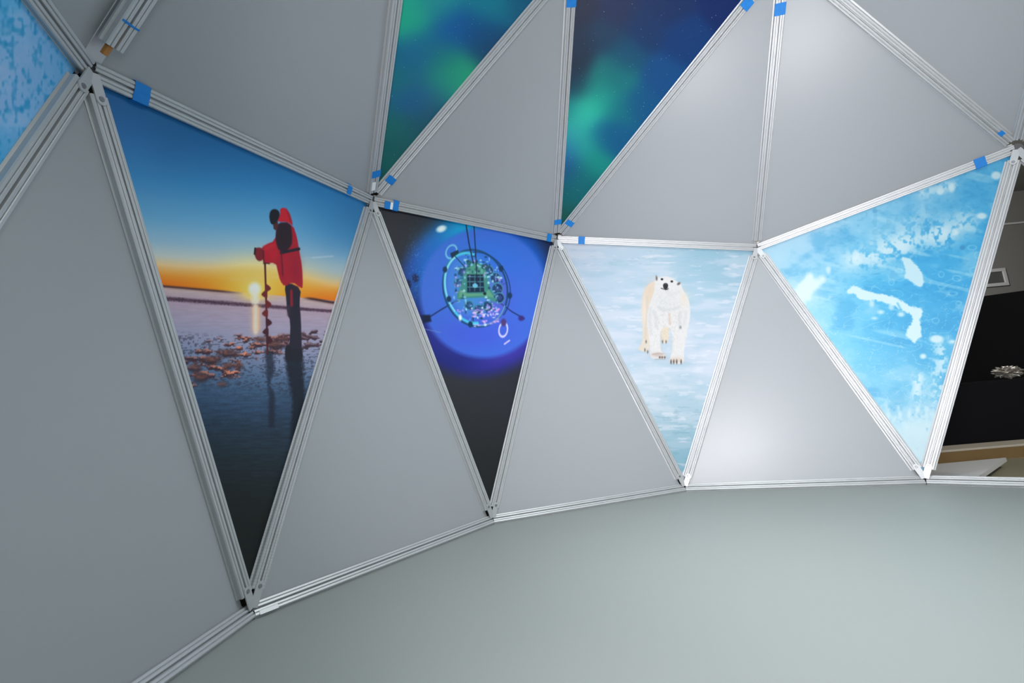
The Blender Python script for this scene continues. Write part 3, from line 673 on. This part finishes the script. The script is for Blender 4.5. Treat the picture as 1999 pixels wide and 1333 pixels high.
# ------------------------------------------------------------------ the aluminium frame
frame = bpy.data.objects.new('dome_frame', None); COL.objects.link(frame); frame.location = (0, 0, 0)
tag(frame, 'silver aluminium profile frame of the geodesic dome, bolted hubs and slotted bars', 'frame')
TRIS = list(PLAIN.keys())+[('M1', 'B1', 'M2'), ('M2', 'B2', 'M3'), ('M3', 'B3', 'M4'), ('M4', 'B4', 'M5'), ('M0', 'M1', 'B0'),
                           ('M2', 'Ua', 'Ub'), ('M3', 'Ub', 'Uc'), ('M5', 'B4', 'B5')]
def tnorm(t):
    A, B, C = [V[k] for k in t]; n = nrm(np.cross(B-A, C-A)); return n if n @ (CEN-(A+B+C)/3) > 0 else -n
EN = {}
for t in TRIS+rear_u+rear_l:
    for a, b in ((0, 1), (1, 2), (2, 0)): EN.setdefault(frozenset((t[a], t[b])), []).append(tnorm(t))
edges = []
for t in TRIS:
    for a, b in ((0, 1), (1, 2), (2, 0)):
        e = tuple(sorted((t[a], t[b])))
        if e not in edges: edges.append(e)
# half section (across u, height v), in profile widths; v = 0 is the face
HALF = [(0, -.20), (.04, -.20), (.05, -.02), (.07, 0), (.17, .0), (.19, -.02), (.195, -.06), (.22, -.06), (.225, -.02), (.25, .0), (.35, 0), (.39, -.05), (.39, -.25), (.5, -.27), (.5, -.36)]
SEC = [(u*W, v*W) for u, v in HALF]+[(-u*W, v*W) for u, v in HALF[:0:-1]]
def make_strut(a, b, e0, e1, lift=0., name='strut', label=None, cap=.008, mat=None):
    A, B = V[a], V[b]; t = nrm(B-A); ns = EN[frozenset((a, b))]; n = nrm(sum(ns))
    if a[0] == 'B' and b[0] == 'B': n = nrm(nrm(sum(ns))*[1, 1, 1]+np.array([0, 0, .75]))
    n = nrm(n-(n @ t)*t); u = np.cross(n, t)
    Ln = np.linalg.norm(B-A)-e0-e1; O = A+t*e0+n*lift
    bm = bmesh.new(); k = len(SEC)
    r0 = [bm.verts.new((0, p[0], p[1])) for p in SEC]; r1 = [bm.verts.new((Ln, p[0], p[1])) for p in SEC]
    for i in range(k-1): bm.faces.new((r0[i], r0[i+1], r1[i+1], r1[i]))
    bm.faces.new((r0[-1], r0[0], r1[0], r1[-1]))
    # dark cap set back in each cut end, painted as the hollow's shade
    for xx in (cap, Ln-.006):
        f = bm.faces.new([bm.verts.new((xx, p[0]*.97, p[1]-.0006)) for p in SEC]); f.material_index = 1
    o = link(name, bm_mesh(bm, name), [mat or M_alu, M_dark], frame)
    o.matrix_world = frame_matrix(O, t, u, n)
    if label: o['label'] = label
    return dict(A=A, B=B, t=t, n=n, u=u, O=O, L=Ln, lift=lift, o=o)
ST = {}
LEG = .062
for e in edges:
    a, b = e
    ka, kb = a[0], b[0]
    if ka == kb: e0 = e1 = .007 if ka == 'M' else .004
    else: e0 = e1 = LEG if 'B' in (ka, kb) else .05
    lift, lab = 0., None
    if e == ('M1', 'Ua'): e0 = .085; lift = .022; lab = 'shiny raised profile with an open cut end'
    rib = e in (('B1', 'M2'), ('B2', 'M3'), ('B3', 'M4'))
    ST[e] = make_strut(a, b, e0, e1, lift, label=lab, cap=.04 if lab else .010, mat=M_knurl if rib else None)

# flat strip closing the joint under the raised profile
s = ST[('M1', 'Ua')]
bm = bmesh.new(); bm_box(bm, -.07, s['L'], -.026, .026, -.022-.024, -.022-.018, .001)
o = link('backing_strip', bm_mesh(bm, 'backing_strip'), [M_alu2], frame); o.matrix_world = frame_matrix(s['O'], s['t'], s['u'], s['n'])

def bm_plate(bm, L0, L1, w, z0, z1):
    """bar with rounded far end"""
    pts = [(L0, -w/2), (L0, w/2)]+[(L1-w/2+w/2*math.cos(q), w/2*math.sin(q)) for q in [math.pi/2-math.pi*i/8 for i in range(9)]]
    a = [bm.verts.new((p[0], p[1], z1)) for p in pts]; b = [bm.verts.new((p[0], p[1], z0)) for p in pts]
    bm.faces.new(a); bm.faces.new(b[::-1])
    for i in range(len(pts)):
        j = (i+1) % len(pts); bm.faces.new((a[i], b[i], b[j], a[j]))
bm = bmesh.new(); bm_plate(bm, .006, .088, .030, -.001, .0032); me_br = bm_mesh(bm, 'hub_bracket'); me_br.materials.append(M_alu2)
bm = bmesh.new(); bm_plate(bm, .004, .066, .034, -.001, .0032); me_br2 = bm_mesh(bm, 'hub_bracket_short'); me_br2.materials.append(M_alu2)
bm = bmesh.new()
bmesh.ops.create_cone(bm, cap_ends=True, segments=14, radius1=.0075, radius2=.0065, depth=.003)
bmesh.ops.create_cone(bm, cap_ends=True, segments=6, radius1=.0032, radius2=.0032, depth=.0036)
me_bolt = bm_mesh(bm, 'bolt'); me_bolt.materials.append(M_bolt)
vis_hubs = ['M1', 'M2', 'M3', 'M4', 'M5', 'B1', 'B2', 'B3', 'B4']
for (a, b), s in ST.items():
    if a[0] == b[0] or (a, b) == ('M1', 'Ua'): continue
    for end, (hub, org, d) in enumerate(((a, s['A'], s['t']), (b, s['B'], -s['t']))):
        if hub not in vis_hubs: continue
        low = 'B' in (a[0], b[0])
        if not low: continue
        br = bpy.data.objects.new('hub_bracket', me_br if low else me_br2); COL.objects.link(br); br.parent = frame
        y = np.cross(s['n'], d)
        br.matrix_world = frame_matrix(org, d, y, s['n'])
        bo = bpy.data.objects.new('bolt', me_bolt); COL.objects.link(bo); bo.parent = br
        bo.location = (.072 if low else .05, 0, .0045)
# hub cores behind the bar faces
bm = bmesh.new(); bmesh.ops.create_cone(bm, cap_ends=True, segments=12, radius1=.022, radius2=.026, depth=.03)
for v in bm.verts: v.co.z -= .022
me_hub = bm_mesh(bm, 'hub_core'); me_hub.materials.append(M_gasket)
for h in vis_hubs:
    if h[0] == 'B': continue
    ns = [s['n'] for (a, b), s in ST.items() if h in (a, b)]
    n = nrm(sum(ns)); x = nrm(np.cross([.1, .2, 1], n)); o = bpy.data.objects.new('hub_core', me_hub); COL.objects.link(o); o.parent = frame
    o.matrix_world = frame_matrix(V[h], x, np.cross(n, x), n)

# wooden stub showing behind the raised profile's open end
s = ST[('M1', 'Ua')]
bm = bmesh.new(); bm_box(bm, -.030, .05, -.002, .012, -.020, -.008, .001)
o = link('wooden_stub', bm_mesh(bm, 'wooden_stub'), [M_wood]); o.matrix_world = frame_matrix(s['O'], s['t'], s['u'], s['n'])
tag(o, 'small tan wooden stub poking out of the raised profile end, top left', 'wood')

# ------------------------------------------------------------------ blue masking tape and stickers on the bars
def along(e, px, py):
    """distance along bar e nearest to where the piece sits"""
    s = ST[e]; q = np.linspace(0, s['L'], 900); X = s['O']+q[:, None]*s['t']; x, y = proj(X)
    return float(q[np.argmin((x-px)**2+(y-py)**2)])
def tape(e, px, py, ln, label, u0=-.42, u1=.42, mat=None, name='tape_piece', cat='tape', group='blue masking tape pieces on the bars', wrap0=False, wrap1=False, zo=.0):
    s = ST[e]; c = along(e, px, py)
    path = [(u, .0012) for u in np.linspace(u0, u1, 5)]
    path = [(u*W, z+zo) for u, z in path]
    if wrap0: path = [(-.47*W, -.0145), (-.44*W, -.010)]+path
    if wrap1: path = path+[(.44*W, -.010), (.47*W, -.0145)]
    bm = bmesh.new(); th = .0007; rng = np.random.default_rng(int(px))
    def row(x, dz): return [bm.verts.new((x+rng.uniform(-.0015, .0015)*(0 < i < len(path)-1), p[0], p[1]+dz)) for i, p in enumerate(path)]
    sk = rng.uniform(-.002, .002)
    a, b = row(-ln/2, th), row(ln/2+sk, th); a2, b2 = row(-ln/2, -.0003), row(ln/2+sk, -.0003)
    for i in range(len(path)-1):
        bm.faces.new((a[i], b[i], b[i+1], a[i+1])); bm.faces.new((a2[i], a2[i+1], b2[i+1], b2[i]))
        bm.faces.new((a[i], a[i+1], a2[i+1], a2[i])); bm.faces.new((b[i], b2[i], b2[i+1], b[i+1]))
    bm.faces.new((a[0], a2[0], b2[0], b[0])); bm.faces.new((a[-1], b[-1], b2[-1], a2[-1]))
    o = link(name, bm_mesh(bm, name), [mat or M_tape])
    o.matrix_world = frame_matrix(s['O']+s['t']*c, s['t'], s['u'], s['n'])
    tag(o, label, cat, group)
    return o
tape(('M1', 'M2'), 279, 182, .046, 'largest blue tape piece, on the bar above the top left corner of the sunset print', wrap0=True, wrap1=True)
tape(('M1', 'M2'), 681, 373, .034, 'blue tape on the bar above the top right corner of the sunset print', wrap0=True, wrap1=True, u0=-.3, u1=.3)
tape(('M2', 'Ua'), 722, 338, .040, 'blue tape on the steep bar at the left foot of the smaller aurora print', wrap0=True)
tape(('M2', 'Ub'), 761, 350, .040, 'blue tape on the slanting bar at the right foot of the smaller aurora print', wrap0=True)
tape(('M2', 'M3'), 756, 400, .034, 'blue tape left of the white sticker above the underwater print', u0=-.42, u1=.2)
tape(('M2', 'M3'), 773, 404, .034, 'blue tape right of the white sticker above the underwater print', wrap0=True, wrap1=True)
tape(('M2', 'M3'), 1072, 463, .040, 'blue tape above the top right corner of the underwater print')
tape(('M3', 'Ub'), 1083, 433, .038, 'blue tape on the upright bar at the left foot of the larger aurora print', wrap0=True)
tape(('M3', 'Uc'), 1114, 437, .040, 'blue tape on the slanting bar at the right foot of the larger aurora print', wrap0=True)
tape(('M3', 'M4'), 1135, 470, .044, 'blue tape on the bar above the top left corner of the polar bear print')
tape(('M3', 'Ub'), 1115, 3, .050, 'blue tape at the top edge of the photo, left side of the larger aurora print')
tape(('M3', 'Uc'), 1460, 8, .050, 'blue tape at the top photo edge, upper right end of the larger aurora print')
tape(('M4', 'Uc'), 1523, 18, .056, 'blue tape high on the upright bar between the two pale upper panels')
tape(('M5', 'Uc'), 1949, 266, .028, 'small faded blue tape scrap low on the bar under the top right panel', u0=-.28, u1=.05)
tape(('M4', 'M5'), 1915, 321, .046, 'blue tape on the white bar above the top right corner of the right ice print', wrap0=True)
tape(('M1', 'Ua'), 221, 27, .006, 'thin blue tape line across the raised shiny profile', u0=-.38, u1=.38)
WS = 'white stickers on the bars'
tape(('M2', 'M3'), 764, 402, .012, 'small white sticker between two blue tapes above the underwater print', mat=M_sticker, name='sticker', cat='sticker', group=WS, u0=-.4, u1=.2)
tape(('M2', 'Ua'), 725, 362, .05, 'white torn sticker just below the tape left of the smaller aurora print', mat=M_sticker, name='sticker', cat='sticker', group=WS, u0=-.05, u1=.3)
tape(('B1', 'B2'), 525, 1188, .062, 'white torn sticker on the floor bar under the sunset print', mat=M_sticker, name='sticker', cat='sticker', group=WS, u0=-.42, u1=-.2)

# ------------------------------------------------------------------ things in the hall, seen through the open triangle
M_black = newmat('black_cloth', (.0015, .002, .004), rough=.8, spec=.2)
M_white = newmat('white_board', srgb(200, 202, 204), rough=.5)
M_brown = newmat('brown_edge', rough=.6); noise_tint(M_brown, 6, srgb(108, 88, 52), srgb(124, 100, 64))
M_pale = newmat('pale_top', srgb(176, 170, 158), rough=.6)
def wall_box(name, p, q, depth, z0, z1, mats, bev=0., parent=None):
    """box whose front runs from p to q on the ground plan, reaching back by depth"""
    p = np.array([*p, 0.]); q = np.array([*q, 0.]); x = nrm(q-p); y = np.cross([0, 0, 1], x)
    if y @ (p-CAMP*[1, 1, 0]) < 0: y = -y
    bm = bmesh.new(); bm_box(bm, 0, float(np.linalg.norm(q-p)), 0, depth, z0, z1, bev)
    o = link(name, bm_mesh(bm, name), mats, parent); o.matrix_world = frame_matrix(p, x, y, [0, 0, 1.])
    return o
def at_h(x, y, h):           # point on the horizontal plane z = h
    d = pix(x, y); return (CAMP+d*((h-CAMP[2])/d[2]))[:2]
def extend(p, q, k0, k1):
    p, q = np.array(p), np.array(q); return p-(q-p)*k0, q+(q-p)*k1
# low platform with pale top and brown edge
a, b = extend(at_h(1830, 880, .06), at_h(1999, 866, .06), .8, 1.6)
plat = bpy.data.objects.new('low_platform', None); COL.objects.link(plat)
tag(plat, 'low brown edged platform with pale top outside the dome opening', 'platform')
wall_box('edge_board', a, b, .02, -.03, .045, [M_brown], parent=plat)
wall_box('platform_top', a, b, .22, .045, .06, [M_pale], .002, parent=plat)
# black partition behind
a, b = extend(at_h(1905, 580, 1.40), at_h(1999, 567, 1.40), 4.0, 6.0)
o = wall_box('black_partition', a, b, .06, -.03, 1.40, [M_black]); tag(o, 'tall matt black partition seen through the opening at right', 'partition')
# black counter carrying the crumpled foil
d = pix(1970, 740); d2 = d/np.linalg.norm(d[:2]); fp = CAMP+d2*5.9; ztop = float(fp[2])
c0 = fp[:2]; dirx = nrm((b-a)); 
o = wall_box('black_counter', c0-dirx*2.2-nrm(c0-CAMP[:2])*.25, c0+dirx*2.2-nrm(c0-CAMP[:2])*.25, .6, -.03, ztop, [M_black], .004); tag(o, 'low black counter in front of the partition, holding crumpled foil', 'counter')
bm = bmesh.new(); bmesh.ops.create_icosphere(bm, subdivisions=4, radius=1)
for v in bm.verts:
    q = v.co.copy(); k = math.sin(q.x*7+q.y*5)*math.sin(q.z*9+q.x*4)*.2+math.sin(q.y*17+q.z*13)*.1+math.sin(q.x*23-q.y*19)*.07
    v.co = Vector((q.x*.085, q.y*.05, q.z*.045))*(1+1.6*k)
mz = min(v.co.z for v in bm.verts)
for v in bm.verts: v.co.z -= mz
M_foil = newmat('crumpled_foil', (.42, .40, .36), rough=.35, metal=.6)
o = link('crumpled_foil', bm_mesh(bm, 'crumpled_foil'), [M_foil]); o.location = (fp[0], fp[1], ztop); o.rotation_euler = (0, 0, math.atan2(dirx[1], dirx[0]))
tag(o, 'crumpled silvery foil bundle lying on the black counter', 'foil')
# flat white board lying on blocks just outside the floor rail
P4 = [(-1.30, -1.98), (-1.52, -1.70), (-2.12, -2.13), (-1.72, -2.30)]
bm = bmesh.new(); zt, zb = .03, .006
hb = [at_h(1790, 926, zt), at_h(1911, 929, zt), at_h(1964, 893, zt), at_h(1790, 909, zt)]
a = [bm.verts.new((p[0], p[1], zt)) for p in hb]; c = [bm.verts.new((p[0], p[1], zb)) for p in hb]
bm.faces.new(a); bm.faces.new(c[::-1])
for i in range(4): bm.faces.new((a[i], c[i], c[(i+1) % 4], a[(i+1) % 4]))
o = link('white_board', bm_mesh(bm, 'white_board'), [M_white]); tag(o, 'white foam board lying outside behind the floor bar, right of the ice print', 'board')
for i, (u, v) in enumerate(((.25, .3), (.75, .3), (.5, .75))):
    c2 = (hb[0]*(1-u)+hb[1]*u)*(1-v)+(hb[3]*(1-u)+hb[2]*u)*v
    bm = bmesh.new(); bm_box(bm, c2[0]-.03, c2[0]+.03, c2[1]-.03, c2[1]+.03, -.03, .006); f = link('foot', bm_mesh(bm, 'foot'), [M_black], o)
# framed hatch and thin conduit on the far grey wall
def on_wall(x, y, yy):
    d = pix(x, y); return CAMP+d*((yy-CAMP[1])/d[1])
yw = -11.99
h0, h1, h2, h3 = [on_wall(x, y, yw) for x, y in ((1918, 528), (1957, 523), (1964, 556), (1918, 563))]
hat = bpy.data.objects.new('wall_hatch', None); COL.objects.link(hat); ctr = (h0+h1+h2+h3)/4; hat.location = ctr
tag(hat, 'small dark wall hatch with a white rectangular frame on the far wall', 'hatch')
x0, x1 = min(h1[0], h2[0]), max(h0[0], h3[0]); z0, z1 = (h2[2]+h3[2])/2, (h0[2]+h1[2])/2
w_, h_ = (x1-x0)/2, (z1-z0)/2; bw = .09
for (xa, xb, za, zb2) in ((-w_, w_, h_-bw, h_), (-w_, w_, -h_, -h_+bw), (-w_, -w_+bw, -h_+bw, h_-bw), (w_-bw, w_, -h_+bw, h_-bw)):
    bm = bmesh.new(); bm_box(bm, xa, xb, 0, .05, za, zb2, .004); link('frame_bar', bm_mesh(bm, 'frame_bar'), [M_white], hat)
bm = bmesh.new(); bm_box(bm, -w_+bw, w_-bw, -.0, .02, -h_+bw, h_-bw); link('hatch_panel', bm_mesh(bm, 'hatch_panel'), [M_gasket], hat)
c0 = on_wall(1970, 437, yw); c1 = c0
bm = bmesh.new(); bm_box(bm, -16, 9, 0, .04, -.025, .025, .005)
o = link('trim_1', bm_mesh(bm, 'trim_1'), [M_white]); o.location = (0, yw, (c0[2]+c1[2])/2); tag(o, kind='structure')
